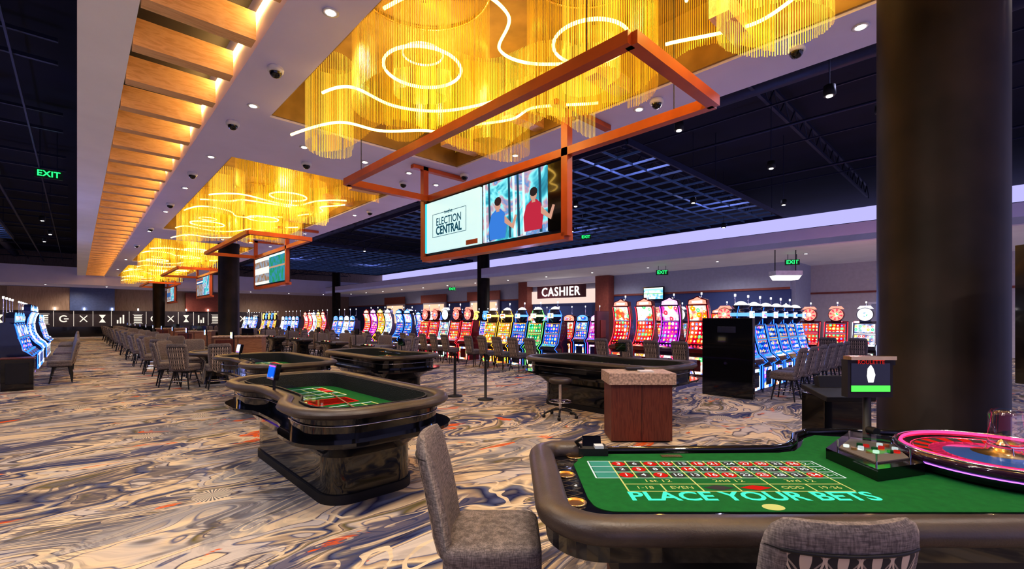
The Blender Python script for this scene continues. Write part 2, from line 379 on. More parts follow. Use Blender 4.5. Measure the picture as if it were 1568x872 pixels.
# cashier
b=MB()
for y0,y1 in ((18.2,19.3),(26.0,27.0)): b.b2(26.3,26.94,y0,y1,0,4.70,redbrown)
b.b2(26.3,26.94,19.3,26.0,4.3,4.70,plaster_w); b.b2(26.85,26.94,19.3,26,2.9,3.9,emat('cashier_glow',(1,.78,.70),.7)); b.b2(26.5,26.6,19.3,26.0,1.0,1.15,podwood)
b.b2(26.6,26.7,19.3,26.0,0,1.0,podwood)
g=grp('cashier_counter'); b.obj('surround',parent=g)
g=grp('cashier_sign',(26.15,22.4,3.75))
b=MB(); b.b2(.02,.10,-2.35,2.35,-.46,.46,mat('sign_box',(.10,.02,.03),.5)); b.obj('backing',parent=g)
text('CASHIER',.95,(0,0,-.02),(PI/2,0,-PI/2),whiteem,'letters',g,.02,bold=.004,sx=.92,sp=1.12)
for y in (30,38,46):
    b=MB(); b.b2(26.75,26.94,y,y+4,.0,4.0,beige); b.b2(26.65,26.75,y-.3,y+4.3,3.4,4.2,redbrown); b.b2(26.7,26.75,y+.2,y+3.8,1.2,3.2,emat('shop_glow',(1,.6,.4),.9)); b.obj('storefront')
b=MB(); b.b2(29.85,29.94,2.0,4.6,0,2.6,plaster_w); b.b2(29.8,29.85,2.15,3.25,.1,2.5,bluegrey); b.b2(29.8,29.85,3.35,4.45,.1,2.5,bluegrey); b.obj('door_1')
b=MB(); b.b2(-.05,.05,-.72,.72,-.42,.42,blackgl); b.b2(-.07,-.05,-.66,.66,-.36,.36,screenmat('wall_tv_picture',(.1,.4,.7),(.8,.9,1),[(.2,.5,.2),(.3,.6,.9),(.9,.9,.9)],1.2,3,.8)); b.b2(.05,.13,-.1,.1,-.1,.1,blackmt)
b.obj('wall_television',(26.8,15.1,3.35))
exh=mat('exit_housing',(.01,.06,.02),.5)
def exitsign(x,y,z,top,rz,s=1):
    g=grp('exit_sign',(x,y,z),rz)
    b=MB(); b.box((0,0,0),(.66*s,.05,.28*s),exh); b.cyl((-.2*s,0,.1*s),(-.2*s,0,top-z),.012,darksteel,n=5); b.cyl((.2*s,0,.1*s),(.2*s,0,top-z),.012,darksteel,n=5); b.obj('housing',parent=g)
    text('EXIT',.27*s,(0,-.03,0),(PI/2,0,0),greenex,'letters',g,.003,bold=.004)
exitsign(-.68,21.5,6.5,8,0,1.0)
exitsign(24,13,4.35,4.72,-1.0,1); exitsign(24,6.5,4.35,4.72,-1.1,.9); exitsign(17,13,5.5,8,-1.0,.7);exitsign(24,33,4.35,4.72,-.7,1)
def dl():
    b=MB(); b.lathe([(.09,0),(.10,-.012),(.075,-.015)],whitepl,n=16); b.cyl((0,0,-.02),(0,0,-.004),.055,downl,n=14); return b.mesh('recessed_downlight')
dlm=dl()
for y in (3.2,5.6,9.0,12.5,16,20,25,31,38,46): place(dlm,'recessed_downlight',(2.25,y,5.5))
for y in (1.2,4.4,7.6,10.8,16,21,26,33,41): place(dlm,'recessed_downlight',(7.3,y,5.5))
for k in range(3):
    for x in (3.6,5.0,6.2): place(dlm,'recessed_downlight',(x,10.4+14.8*k,5.5))
for y in range(-2,55,4): place(dlm,'recessed_downlight',(24.2,y,4.72))
for x in range(-10,24,4): place(dlm,'recessed_downlight',(x,57,4.7))
def domecam():
    b=MB(); b.lathe([(.10,-.001),(.115,-.03),(.11,-.07),(.09,-.08)],whitepl,n=18)
    b.lathe([(.085,-.075),(.08,-.11),(.055,-.145),(.02,-.16),(0.0,-.162)],blackgl,n=18); return b.mesh('security_camera')
cm=domecam()
for x,y in [(2.15,7.4),(2.15,10.0),(2.15,14.2),(2.2,18.5),(2.2,24),(2.2,30),(5.2,10.6),(4.0,11.4),(7.2,4.0),(7.3,9.5),(7.4,15),(6.5,11.2),(2.3,4.2),(7.2,1.9)]: place(cm,'security_camera',(x,y,5.498))
b=MB(); b.prism([(-.55,-.18),(.55,-.18),(.42,-.36),(-.42,-.36)],-.25,.25,emat('lamp_diffuser',(1,.93,.85),2.0),'y'); b.box((0,0,-.08),(1.15,.56,.2),whitepl); b.cyl((-.45,0,0),(-.45,0,.94),.02,blackmt,n=6); b.cyl((.45,0,0),(.45,0,.94),.02,blackmt,n=6)
b.obj('pendant_lamp',(22.3,6.3,3.78),-TH)

# far end: back bar with lit pictogram boxes
g=grp('bar_back_display',(4.5,60.4,0))
backb=mat('backbar_board',(.07,.06,.075),.5)
b=MB(); b.b2(-14.5,13,-.6,.3,0,.95,blackgl); b.b2(-14.5,13,-.2,.3,.95,2.5,backb)
iconm=emat('icon_white',(1,.88,.75),.8)
for i in range(20):
    x=-14+i*1.35; k=i%5; yy=-.23
    def bar(x0,x1,z0,z1): b.b2(x+x0,x+x1,yy,yy+.03,z0,z1,iconm)
    if k==0:
        for q in range(5): bar(.18,.82,1.3+q*.17,1.38+q*.17)
        bar(.1,.9,1.2,1.23); bar(.1,.9,2.15,2.18)
    elif k==1:
        b.prism([(x+.5+.33*math.cos(t*PI/12),1.72+.33*math.sin(t*PI/12)) for t in range(3,22)]+[(x+.5+.22*math.cos(t*PI/12),1.72+.22*math.sin(t*PI/12)) for t in range(21,2,-1)],yy,yy+.03,iconm,'y'); bar(.5,.82,1.66,1.76)
    elif k==2:
        for rr in (.7,-.7): b.box((x+.5,yy,1.72),(.08,.03,.8),iconm,ry=rr)
    elif k==3:
        b.prism([(x+.25,1.35),(x+.75,1.35),(x+.5,1.75)],yy,yy+.03,iconm,'y'); b.prism([(x+.25,2.1),(x+.75,2.1),(x+.5,1.7)],yy,yy+.03,iconm,'y')
    else:
        for q in range(3): bar(.22+.22*q,.34+.22*q,1.25,1.6+.25*((q+i)%3))
    b.b2(x+1.15,x+1.18,-.23,-.2,1.0,2.45,iconm)
b.b2(-5,-1.8,-.5,.3,2.5,4.65,mat('curved_panel',(.10,.15,.34),.4)); b.b2(-9,-5,-.4,.3,2.5,4.65,tanw); b.b2(4,8,-.4,.3,2.5,4.5,redbrown)
for x in range(-14,12,2): b.cyl((x,-.55,2.55),(x,-.55,2.75),.05,downl,n=8)
b.obj('cabinetry',parent=g)

# ------------------------------------------------------------ chandeliers
def resample(P,sp):
    out=[];acc=0
    for a,c in zip(P[:-1],P[1:]):
        L=math.dist(a,c)
        while acc<L:
            t=acc/L; out.append((a[0]+(c[0]-a[0])*t,a[1]+(c[1]-a[1])*t,(c[0]-a[0])/L,(c[1]-a[1])/L)); acc+=sp
        acc-=L
    return out
def circ(cx,cy,r,a0=0,a1=2*PI,n=48): return [(cx+r*math.cos(a0+(a1-a0)*i/n),cy+r*math.sin(a0+(a1-a0)*i/n)) for i in range(n+1)]
def wave(x0,y0,x1,y1,amp,per,ph=0,n=60):
    P=[];L=math.dist((x0,y0),(x1,y1)); ux,uy=(x1-x0)/L,(y1-y0)/L
    for i in range(n+1):
        t=i/n; o=amp*math.sin(ph+2*PI*t*L/per); P.append((x0+(x1-x0)*t-uy*o,y0+(y1-y0)*t+ux*o))
    return P
def strands(b,P,ztop,zb,sp,wd,mt,amp=.15,ph=0):
    R=resample(P,sp)
    for i,(x,y,tx,ty) in enumerate(R):
        z=zb+amp*math.sin(ph+i*sp*1.9)+.02*random.random(); h=wd/2
        b.add([(x-tx*h,y-ty*h,z),(x+tx*h,y+ty*h,z),(x+tx*h,y+ty*h,ztop),(x-tx*h,y-ty*h,ztop)],[(0,1,2,3)],mt)
def chandelier(y0,lod):
    g=grp('chain_chandelier',(4.75,y0+6,6.5))
    b=MB(); b.M=Matrix.Translation((-4.75,-(y0+6),-6.5))
    sp=.030*lod; wd=.009*lod; Z=6.5
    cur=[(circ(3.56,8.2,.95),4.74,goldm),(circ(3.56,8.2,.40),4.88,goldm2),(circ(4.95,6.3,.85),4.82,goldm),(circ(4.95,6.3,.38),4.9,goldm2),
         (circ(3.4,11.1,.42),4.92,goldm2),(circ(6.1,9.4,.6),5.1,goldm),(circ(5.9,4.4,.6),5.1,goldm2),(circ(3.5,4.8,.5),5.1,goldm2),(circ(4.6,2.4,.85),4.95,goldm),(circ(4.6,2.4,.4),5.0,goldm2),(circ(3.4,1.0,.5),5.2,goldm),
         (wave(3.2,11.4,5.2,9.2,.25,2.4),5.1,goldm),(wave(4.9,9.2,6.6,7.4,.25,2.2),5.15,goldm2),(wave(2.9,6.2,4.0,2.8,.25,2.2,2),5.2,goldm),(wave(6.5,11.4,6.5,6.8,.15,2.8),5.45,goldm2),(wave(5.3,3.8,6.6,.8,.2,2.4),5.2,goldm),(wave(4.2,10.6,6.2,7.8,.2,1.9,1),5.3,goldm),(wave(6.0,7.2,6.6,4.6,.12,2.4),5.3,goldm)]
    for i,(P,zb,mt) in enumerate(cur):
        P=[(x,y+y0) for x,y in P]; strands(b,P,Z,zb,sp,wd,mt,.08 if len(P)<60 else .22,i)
    for cx,cy,r in ((3.56,8.2,.97),(4.95,6.3,.87),(4.6,2.4,.87)): b.tube([(x,y+y0,6.46) for x,y in circ(cx,cy,r,n=32)[:-1]],.02,goldmet,6,True)
    b.obj('chains',parent=g)
    b=MB(); b.M=Matrix.Translation((-4.75,-(y0+6),-6.5)); rr=.022 if lod<2 else .03
    for cx,cy,r,z in [(3.56,8.2,.54,5.3),(4.95,6.3,.50,5.4),(4.6,2.4,.50,5.4),(3.56,8.2,.28,5.5)]:
        b.tube([(x,y+y0,z) for x,y in circ(cx,cy,r,n=40)[:-1]],rr if r>.3 else .014,neon,6,True)
    # long flowing light ropes that follow the curtain plan
    def smooth(K,n=14):
        out=[]; K=[K[0]]+K+[K[-1]]
        for i in range(1,len(K)-2):
            p0,p1,p2,p3=K[i-1:i+3]
            for j in range(n):
                t=j/n; out.append(tuple(.5*((2*p1[q])+(-p0[q]+p2[q])*t+(2*p0[q]-5*p1[q]+4*p2[q]-p3[q])*t*t+(-p0[q]+3*p1[q]-3*p2[q]+p3[q])*t**3) for q in (0,1)))
        out.append(K[-1]); return out
    ropes=[([(2.85,11.5),(3.3,10.5),(3.9,10.2),(4.4,9.6),(4.9,9.5)],5.12),([(2.8,9.9),(3.1,9.5),(3.8,9.5),(4.5,9.0),(5.0,8.2)],5.3),
           ([(2.8,7.9),(3.2,7.0),(4.0,6.9),(4.4,7.5),(5.1,7.5),(5.8,6.9)],5.65),([(3.0,6.2),(3.8,6.0),(4.1,5.2),(4.9,5.0),(5.6,5.3)],5.75),
           ([(5.4,9.9),(6.0,9.0),(5.9,8.2),(6.5,7.3)],5.5),([(2.9,4.2),(3.6,3.7),(4.4,3.7),(5.2,3.6),(5.6,2.8),(6.3,2.2)],5.5),([(6.0,5.8),(6.5,4.8),(6.1,3.8),(6.5,2.8)],5.6)]
    for K,z0 in ropes:
        P=smooth(K); b.tube([(x,y+y0,z0+.05*math.sin(i*.12)) for i,(x,y) in enumerate(P)],rr,neon,6)
    b.obj('led_ropes',parent=g)
    for cx,cy in ((4.3,9.2),(5.2,4.6),(4.3,2.0)):
        L=bpy.data.lights.new('chandelier_bulb','POINT'); L.energy=80; L.color=(1,.66,.22); L.shadow_soft_size=.10
        o=bpy.data.objects.new('bulb',L); scn.collection.objects.link(o); o.parent=g; o.location=(cx-4.75,cy-6,-.75)
for k in range(4): chandelier(-2.6+14.8*k,[1,1.6,3,4][k])

# ------------------------------------------------------------ TV frames
tv_teal=mat('tv_white_slide',(.3,.4,.4),.4,em=(.56,.82,.84),es=.72,var=.02)
tealtxt=emat('slide_text',(.01,.06,.09),1)
def tvpic():
    m,nt,out=newmat('tv_scene'); tc=nd(nt,'ShaderNodeTexCoord')
    n=nd(nt,'ShaderNodeTexNoise',Scale=1.6,Detail=3.0,Distortion=1.0,Vector=tc.outputs['Object'])
    cc=ramp(nt,n.outputs[0],[(.3,(.02,.06,.12)),(.42,(.05,.35,.45)),(.5,(.25,.75,.8)),(.56,(.5,.3,.35)),(.62,(.1,.25,.5)),(.72,(.8,.9,.9))])
    e=nd(nt,'ShaderNodeEmission',Color=cc,Strength=1.0); nt.links.new(e.outputs[0],out.inputs[0]); return m
tvp=tvpic()
sport=screenmat('tv_sport',(.03,.28,.12),(.05,.25,.40),[(.02,.10,.25),(.7,.8,.85),(.5,.3,.2)],.9,3,1)
news=screenmat('tv_news',(.30,.18,.10),(.30,.34,.42),[(.05,.12,.3),(.8,.8,.75),(.3,.1,.08)],.9,2,1)
def fig(b,y,z0,h,shirt,hair,skin,x):
    def poly(pts,m,dx): b.add([(x-dx,y+p[0]*h,z0+p[1]*h) for p in pts],[tuple(range(len(pts)))],m)
    poly([(-.22,0),(.25,0),(.28,.3),(.2,.52),(.06,.6),(-.08,.6),(-.2,.5),(-.27,.28)],shirt,.001)
    poly([(-.05,.55),(.05,.55),(.04,.66),(-.04,.66)],skin,.0012)
    poly([(.09*math.cos(t*PI/6),.70+.12*math.sin(t*PI/6)) for t in range(12)],skin,.002)
    poly([(.105*math.cos(t*PI/6),.76+.09*math.sin(t*PI/6)) for t in range(12)],hair,.003)
    poly([(-.2,.45),(-.42,.25),(-.5,.42),(-.56,.40),(-.46,.14),(-.2,.3)],skin,.0025)
def tvframe(y0,full):
    g=grp('hanging_television',(6.25,y0+5,4.65))
    b=MB(); b.M=Matrix.Translation((-6.25,-(y0+5),-4.65)); t=.07
    Y=y0; z=4.67
    b.b2(4.2-t,4.2+t,Y+2.62,Y+9.6,z-t,z+t,orange); b.b2(6.25-t,6.25+t,Y+2.62,Y+9.6,z-t,z+t,orange)
    b.b2(4.2,6.25,Y+2.55,Y+2.7,z-t,z+t,orange); b.b2(4.2,6.25,Y+9.5,Y+9.65,z-t,z+t,orange)
    for yy in (5.2,9.75):
        b.b2(6.25-t,6.25+t,Y+yy-t,Y+yy+t,3.2,5.49,orange)
        b.b2(5.9,7.5,Y+yy-t,Y+yy+t,5.40,5.49,orange)
    b.b2(6.25-t,6.25+t+.1,Y+5.2,Y+9.75,3.14,3.26,orange)
    b.b2(6.25,6.4,Y+5.28,Y+9.7,3.26,4.6,blackmt)
    for xx,yy in ((4.2,3.2),(4.2,8.9),(6.25,3.2)): b.cyl((xx,Y+yy,4.7),(xx,Y+yy,6.5),.008,darksteel,n=5)
    b.obj('frame',parent=g)
    b=MB(); b.M=Matrix.Translation((-6.25,-(y0+5),-4.65))
    xs=6.19
    if full:
        b.b2(xs,6.25,Y+7.52,Y+9.62,3.34,4.54,tv_teal)
        b.b2(xs-.004,xs,Y+7.6,Y+8.0,3.36,3.46,orange); b.b2(xs-.004,xs,Y+9.55,Y+9.62,3.34,4.54,emat('teal_edge',(.05,.6,.7),1))
        for a in ((8.0,9.3,4.22,4.23),(8.0,9.3,3.68,3.69),(8.0,8.01,3.68,4.23),(9.29,9.3,3.68,4.23)): b.b2(xs-.004,xs,Y+a[0],Y+a[1],a[2],a[3],tealtxt)
        b.b2(xs,6.25,Y+5.62,Y+7.42,3.34,4.54,tvp)
        b.b2(xs+.01,6.25,Y+5.28,Y+5.6,3.34,4.54,blackgl)
        sk=emat('pic_skin',(.55,.3,.22),.9)
        wl=emat('pic_window',(.6,.85,.95),1); wd_=emat('pic_dark',(.02,.07,.11),1)
        for yy,m in ((5.72,wd_),(6.15,wl),(6.3,wd_),(6.42,wl),(6.55,wd_),(7.15,wd_),(7.3,wl)): b.add([(xs-.0005,Y+yy,3.34),(xs-.0005,Y+yy+.07,3.34),(xs-.0005,Y+yy+.11,4.54),(xs-.0005,Y+yy+.05,4.54)],[(0,1,2,3)],m)
        fig(b,Y+6.95,3.36,1.0,emat('pic_blue',(.05,.2,.6),.9),emat('pic_hair',(.04,.02,.02),1),sk,xs)
        fig(b,Y+5.95,3.40,.95,emat('pic_red',(.45,.03,.06),.9),emat('pic_hair2',(.03,.02,.02),1),sk,xs)
    else:
        b.b2(xs,6.25,Y+7.52,Y+9.62,3.34,4.54,news); b.b2(xs,6.25,Y+5.3,Y+7.42,3.34,4.54,sport if y0<20 else tvp)
    b.obj('screens',parent=g)
    if full:
        text('ELECTION',.25,(xs-6.25-.01,3.65,-.63),(PI/2,0,-PI/2),tealtxt,'slide_title',g,0,bold=.003,sx=.85)
        text('CENTRAL',.27,(xs-6.25-.01,3.65,-.84),(PI/2,0,-PI/2),tealtxt,'slide_title_2',g,0,bold=.009,sx=.85)
        text('twelve',.12,(xs-6.25-.01,3.65,-.43),(PI/2,0,-PI/2),tealtxt,'slide_brand',g,0,bold=.002)
for k in range(4): tvframe(14.8*k,k==0)

# ------------------------------------------------------------ chairs
def rrect(a,bb,r,n=6,z=0,cx=0,cy=0):
    P=[]
    for qx,qy,a0 in ((a-r,bb-r,0),(-(a-r),bb-r,PI/2),(-(a-r),-(bb-r),PI),(a-r,-(bb-r),1.5*PI)):
        for i in range(n+1): t=a0+PI/2*i/n; P.append((cx+qx+r*math.cos(t),cy+qy+r*math.sin(t),z))
    return P
def chairmesh():
    b=MB()
    L=[]
    for z,k in ((.45,.90),(.455,.985),(.475,1.0),(.52,1.0),(.527,.985),(.534,1.0),(.575,1.0),(.598,.97),(.612,.90),(.618,.7)): L.append(rrect(.255*k,.25*k,.07*k,5,z,0,.02))
    b.loft(L,fab)
    def sect(z,hw,th,lean,curve):
        front=[];rear=[];n=14
        for i in range(n+1):
            u=-1+2*i/n; x=hw*u
            e=math.sqrt(max(0,1-abs(u)**5)); y=lean+curve*u*u
            front.append((x,y+th*e,z)); rear.append((x,y-th*e,z))
        return front,rear[::-1]
    zs=[(.50,.17,.03),(.53,.20,.042),(.62,.225,.048),(.75,.24,.048),(.9,.25,.046),(1.0,.25,.044),(1.045,.249,.042),(1.085,.242,.038),(1.115,.225,.028),(1.135,.19,.012)]
    rows=[]
    for z,hw,th in zs:
        lean=-.235-.16*(z-.5)-.08*max(0,z-.8); rows.append(sect(z,hw,th,lean,.045))
    b.loft([f+r for f,r in rows],fab)
    zr=rows[:7]
    b.loft([[(x*.95,y-.005,z) for x,y,z in r[1]] for r in zr],leafm,False,False,True,False)
    b.tube([(x*.96,y-.004,z+.002) for x,y,z in rows[6][1]],.006,blackmt,6)
    b.loft([rrect(.2,.19,.06,4,.43,0,.01),rrect(.22,.21,.06,4,.452,0,.01)],blackmt)
    for sx in(-1,1):
        for sy in(-1,1):
            b.cyl((sx*.15,sy*.15,.45),(sx*.235,sy*.225,0),.021,blackmt,.014,8)
    for a,c in (((-1,-1),(1,-1)),((1,-1),(1,1)),((1,1),(-1,1)),((-1,1),(-1,-1))): b.cyl((a[0]*.20,a[1]*.193,.2),(c[0]*.20,c[1]*.193,.2),.011,chrome,n=6)
    return b.mesh('gaming_chair')
CH=chairmesh()
def chair(x,y,rz,s=1): 
    o=place(CH,'gaming_chair',(x,y,0),rz); o.scale=(s,s,s); return o
x,y,_=W(-.12,2.50); chair(x,y,-TH-PI/2)
x,y,_=W(1.03,1.74); chair(x,y,-TH)

# ------------------------------------------------------------ slot machines
def strip(b,prof,hw,m,off=0.0,smooth=True):
    vs=[];fs=[]
    for y,z in prof: vs+= [(-hw,y-off,z),(hw,y-off,z)]
    for i in range(len(prof)-1): fs.append((2*i,2*i+1,2*i+3,2*i+2))
    b.add(vs,fs,m,smooth)
def slotmesh(var,th):
    sc,ts,led,sg,cab=TH_[th]; b=MB()
    if var==2:
        cur=[(-.20,.95),(-.13,1.05),(-.06,1.20),(-.02,1.38),(-.01,1.55),(-.03,1.72),(-.08,1.88),(-.12,1.96)]
        prof=[(.28,0),(.28,1.0),(.14,1.5),(.10,1.9),(-.0,2.0),(-.12,1.98)]+[(y,z) for y,z in cur[::-1]]+[(-.34,.80),(-.36,.72),(-.24,.68),(-.24,0)]
        b.prism(prof,-.30,.30,cab,'x')
        strip(b,cur[:5],.255,sc,.012); strip(b,cur[4:],.255,ts,.012); b.box((0,-.025,1.55),(.54,.02,.03),chrome); b.box((0,-.055,1.22),(.52,.02,.02),cab)
        for sx in (-1,1): b.tube([(sx*.305,y-.01,z) for y,z in [(-.25,.1),(-.25,.62),(-.365,.74),(-.3,.86)]+cur],.012,led,6)
        b.box((0,-.252,.38),(.50,.02,.48),chrome); b.box((0,-.257,.38),(.46,.02,.44),ts); b.box((0,-.266,.38),(.34,.02,.30),cab)
        b.prism([(-.29,1.98),(.29,1.98),(.27,2.12),(.12,2.16),(0,2.22),(-.12,2.16),(-.27,2.12)],-.10,.06,cab,'y')
        b.prism([(-.26,2.0),(.26,2.0),(.24,2.10),(.10,2.14),(0,2.19),(-.10,2.14),(-.24,2.10)],-.112,-.10,sg,'y')
        b.box((0,-.115,2.06),(.30,.01,.06),whiteem)
    else:
        prof=[(.28,0),(.28,1.62),(.10,1.66),(-.02,1.60),(-.10,1.20),(-.16,1.08),(-.16,.92),(-.34,.80),(-.36,.72),(-.24,.68),(-.24,0)]
        b.prism(prof,-.33,.33,cab,'x')
        b.box((0,-.255,.36),(.54,.03,.54),chrome); b.box((0,-.262,.36),(.48,.03,.48),ts); b.box((0,-.268,.36),(.34,.03,.34),cab)
        b.box((0,-.155,1.06),(.60,.03,.34),chrome,rx=-.22); b.box((0,-.16,1.06),(.54,.03,.28),sc,rx=-.22)
        b.box((0,-.085,1.42),(.60,.03,.34),chrome,rx=-.22); b.box((0,-.09,1.42),(.54,.03,.28),ts if var==0 else sc,rx=-.22)
        b.box((0,-.135,1.24),(.56,.03,.02),led,rx=-.22)
        for sx in(-1,1):
            pts=[(sx*.335,-.25,.12),(sx*.335,-.25,.66),(sx*.335,-.37,.76),(sx*.335,-.2,.92),(sx*.335,-.12,1.22),(sx*.335,-.04,1.62)]
            b.tube(pts,.010,led,6)
    b.box((0,-.262,.868),(.58,.17,.02),chrome,rx=.58)
    for i in range(5): b.cyl((-.2+.1*i,-.262,.876),(-.2+.1*i,-.275,.898),.022,led,n=8)
    if var==0:
        P=[(.32*math.cos(t),1.76+.16*math.sin(t)) for t in [PI*i/12 for i in range(13)]]+[(-.32,1.64),(.32,1.64)]
        b.prism(P,-.04,.12,cab,'y'); b.prism([(x*.92,1.64+(z-1.64)*.93+.005) for x,z in P],-.052,-.04,sg,'y')
        b.box((0,-.06,1.75),(.40,.02,.12),ts)
    elif var==1:
        b.cyl((0,.10,1.88),(0,-.05,1.88),.23,cab,n=24); b.cyl((0,-.05,1.88),(0,-.06,1.88),.21,sg,n=24)
        for i in range(16):
            a=2*PI*i/16
            if i%2: b.add([(0.08*math.cos(a+.2),-.064,1.88+.08*math.sin(a+.2)),(.195*math.cos(a),-.064,1.88+.195*math.sin(a)),(.195*math.cos(a+PI/8),-.064,1.88+.195*math.sin(a+PI/8))],[(0,1,2)],led)
        b.cyl((0,-.06,1.88),(0,-.075,1.88),.07,ts,n=12)
        b.box((0,0.02,1.67),(.3,.14,.10),cab)
        b.prism([(-.22,2.07),(.22,2.07),(.14,2.17),(-.14,2.17)],-.03,.05,sg,'y')
    elif var==3:
        b.lathe([(.10,1.62),(.12,1.66),(.19,1.74),(.225,1.84),(.20,1.94),(.15,1.99),(.19,2.02),(.19,2.05),(.12,2.06)],cab,c=(0,.05,0),n=20)
        b.lathe([(.222,1.80),(.235,1.84),(.225,1.88)],sg,c=(0,.045,0),n=20)
        b.lathe([(.155,2.05),(.12,2.10),(.05,2.14),(0.0,2.15)],whiteem,c=(0,.05,0),n=16)
        b.box((0,-.19,1.84),(.22,.03,.15),whiteem); b.box((0,-.207,1.84),(.16,.01,.09),ts)
        for sx in(-1,1): b.tube([(sx*.30,.02,1.60),(sx*.31,.02,1.85),(sx*.22,.02,2.02)],.010,led,6)
    b.cyl((.0,.18,1.60),(.0,.18,2.30),.010,chrome,n=6); b.cyl((0,.18,2.26),(0,.18,2.32),.022,whiteem,n=10)
    b.box((0,.02,.05),(.68,.60,.10),chrome)
    return b.mesh('slot_machine')
SM={}
def slot(x,y,rz,var,th,ch=True,sc=1.0):
    if (var,th) not in SM: SM[(var,th)]=slotmesh(var,th)
    o=place(SM[(var,th)],'slot_machine',(x,y,0),rz); o.scale=(1,1,sc)
    if ch:
        fx,fy=math.sin(rz),-math.cos(rz)
        chair(x+fx*.88,y+fy*.88,rz)
def row(x,ys,rz,var,ths,ch=True,sc=1.0):
    for i,y in enumerate(ys): slot(x,y,rz,var,ths[i%len(ths)],ch,sc)
H=-PI/2
fr=lambda a,n,s=.78:[a+i*s for i in range(n)]
row(11.5,fr(10.1,5),H,3,['blue','green','blue','gold','gold'],sc=1.0)
row(11.5,fr(14.7,5),H,1,['red','red','white','red','red'],sc=1.02)
row(11.5,fr(19.3,2),H,2,['blue','blue'],sc=1.0)
row(11.5,fr(21.2,4),H,2,['white','gold','pink','red'],sc=1.02)
row(11.5,fr(25.4,4),H,0,['blue','white','blue','blue'])
row(11.5,fr(29.6,5),H,2,['red','gold','white','red'])
row(11.5,fr(34.5,5),H,0,['blue','white','blue'])
row(11.5,fr(39.6,5),H,1,['gold','blue'],False)
row(11.5,fr(44.8,6),H,0,['blue','white'],False)
row(13.0,fr(5.9,4,.85),H,2,['red','pink','red','red'],sc=1.08)
row(15.6,fr(6.2,4),H,1,['red','blue','white'],sc=1.0)
row(16.5,fr(12,6),H,0,['pink','blue','red'],False); row(16.5,fr(18,6),H,1,['gold','red','blue'],False); row(16.5,fr(24,6),H,2,['blue','white','red'],False)
for i in range(6): slot(11.1+i*.82,4.0,0,3,'blue',sc=1.0)
row(19.0,fr(1.4,6,.8),H,1,['red','gold','white','red','red'],sc=1.0)
row(21.0,fr(6.2,5,.8),H,2,['red','blue','white'],False)
b=MB(); b.box((0,0,.88),(.14,1.1,1.76),blackgl); b.box((-.075,0,1.5),(.02,.4,.14),darksteel); b.cyl((-.09,0.02,.75),(-.02,.02,.75),.035,chrome,n=10); b.obj('slot_bank_end_panel',(10.6,4.15,0),0,bevel=.01)
b=MB(); b.box((0,0,1.0),(.7,.1,2.0),mat('redpanel',(.12,.02,.03),.3)); b.box((0,-.06,1.4),(.3,.02,.6),redbrown); b.obj('slot_bank_end_panel',(12.9,9.2,0),0,bevel=.01)
row(-1.2,fr(17.6,4),PI/2,0,['blue','blue','blue','blue'])
row(-1.2,fr(22,5),PI/2,2,['blue','white','blue'])
row(-1.2,fr(28,5),PI/2,0,['blue','white','blue'])
row(-5,fr(16,8),PI/2,2,['blue','blue','gold'])
row(-6,fr(28,8),PI/2,0,['white','blue','red'],False)
b=MB(); b.box((0,0,.38),(.55,.5,.76),blackgl); b.box((0,0,.775),(.6,.55,.03),podwood); b.box((0,-.255,.42),(.4,.01,.5),blackmt); b.obj('slot_side_cabinet',(-1.05,16.5,0),0,bevel=.01)

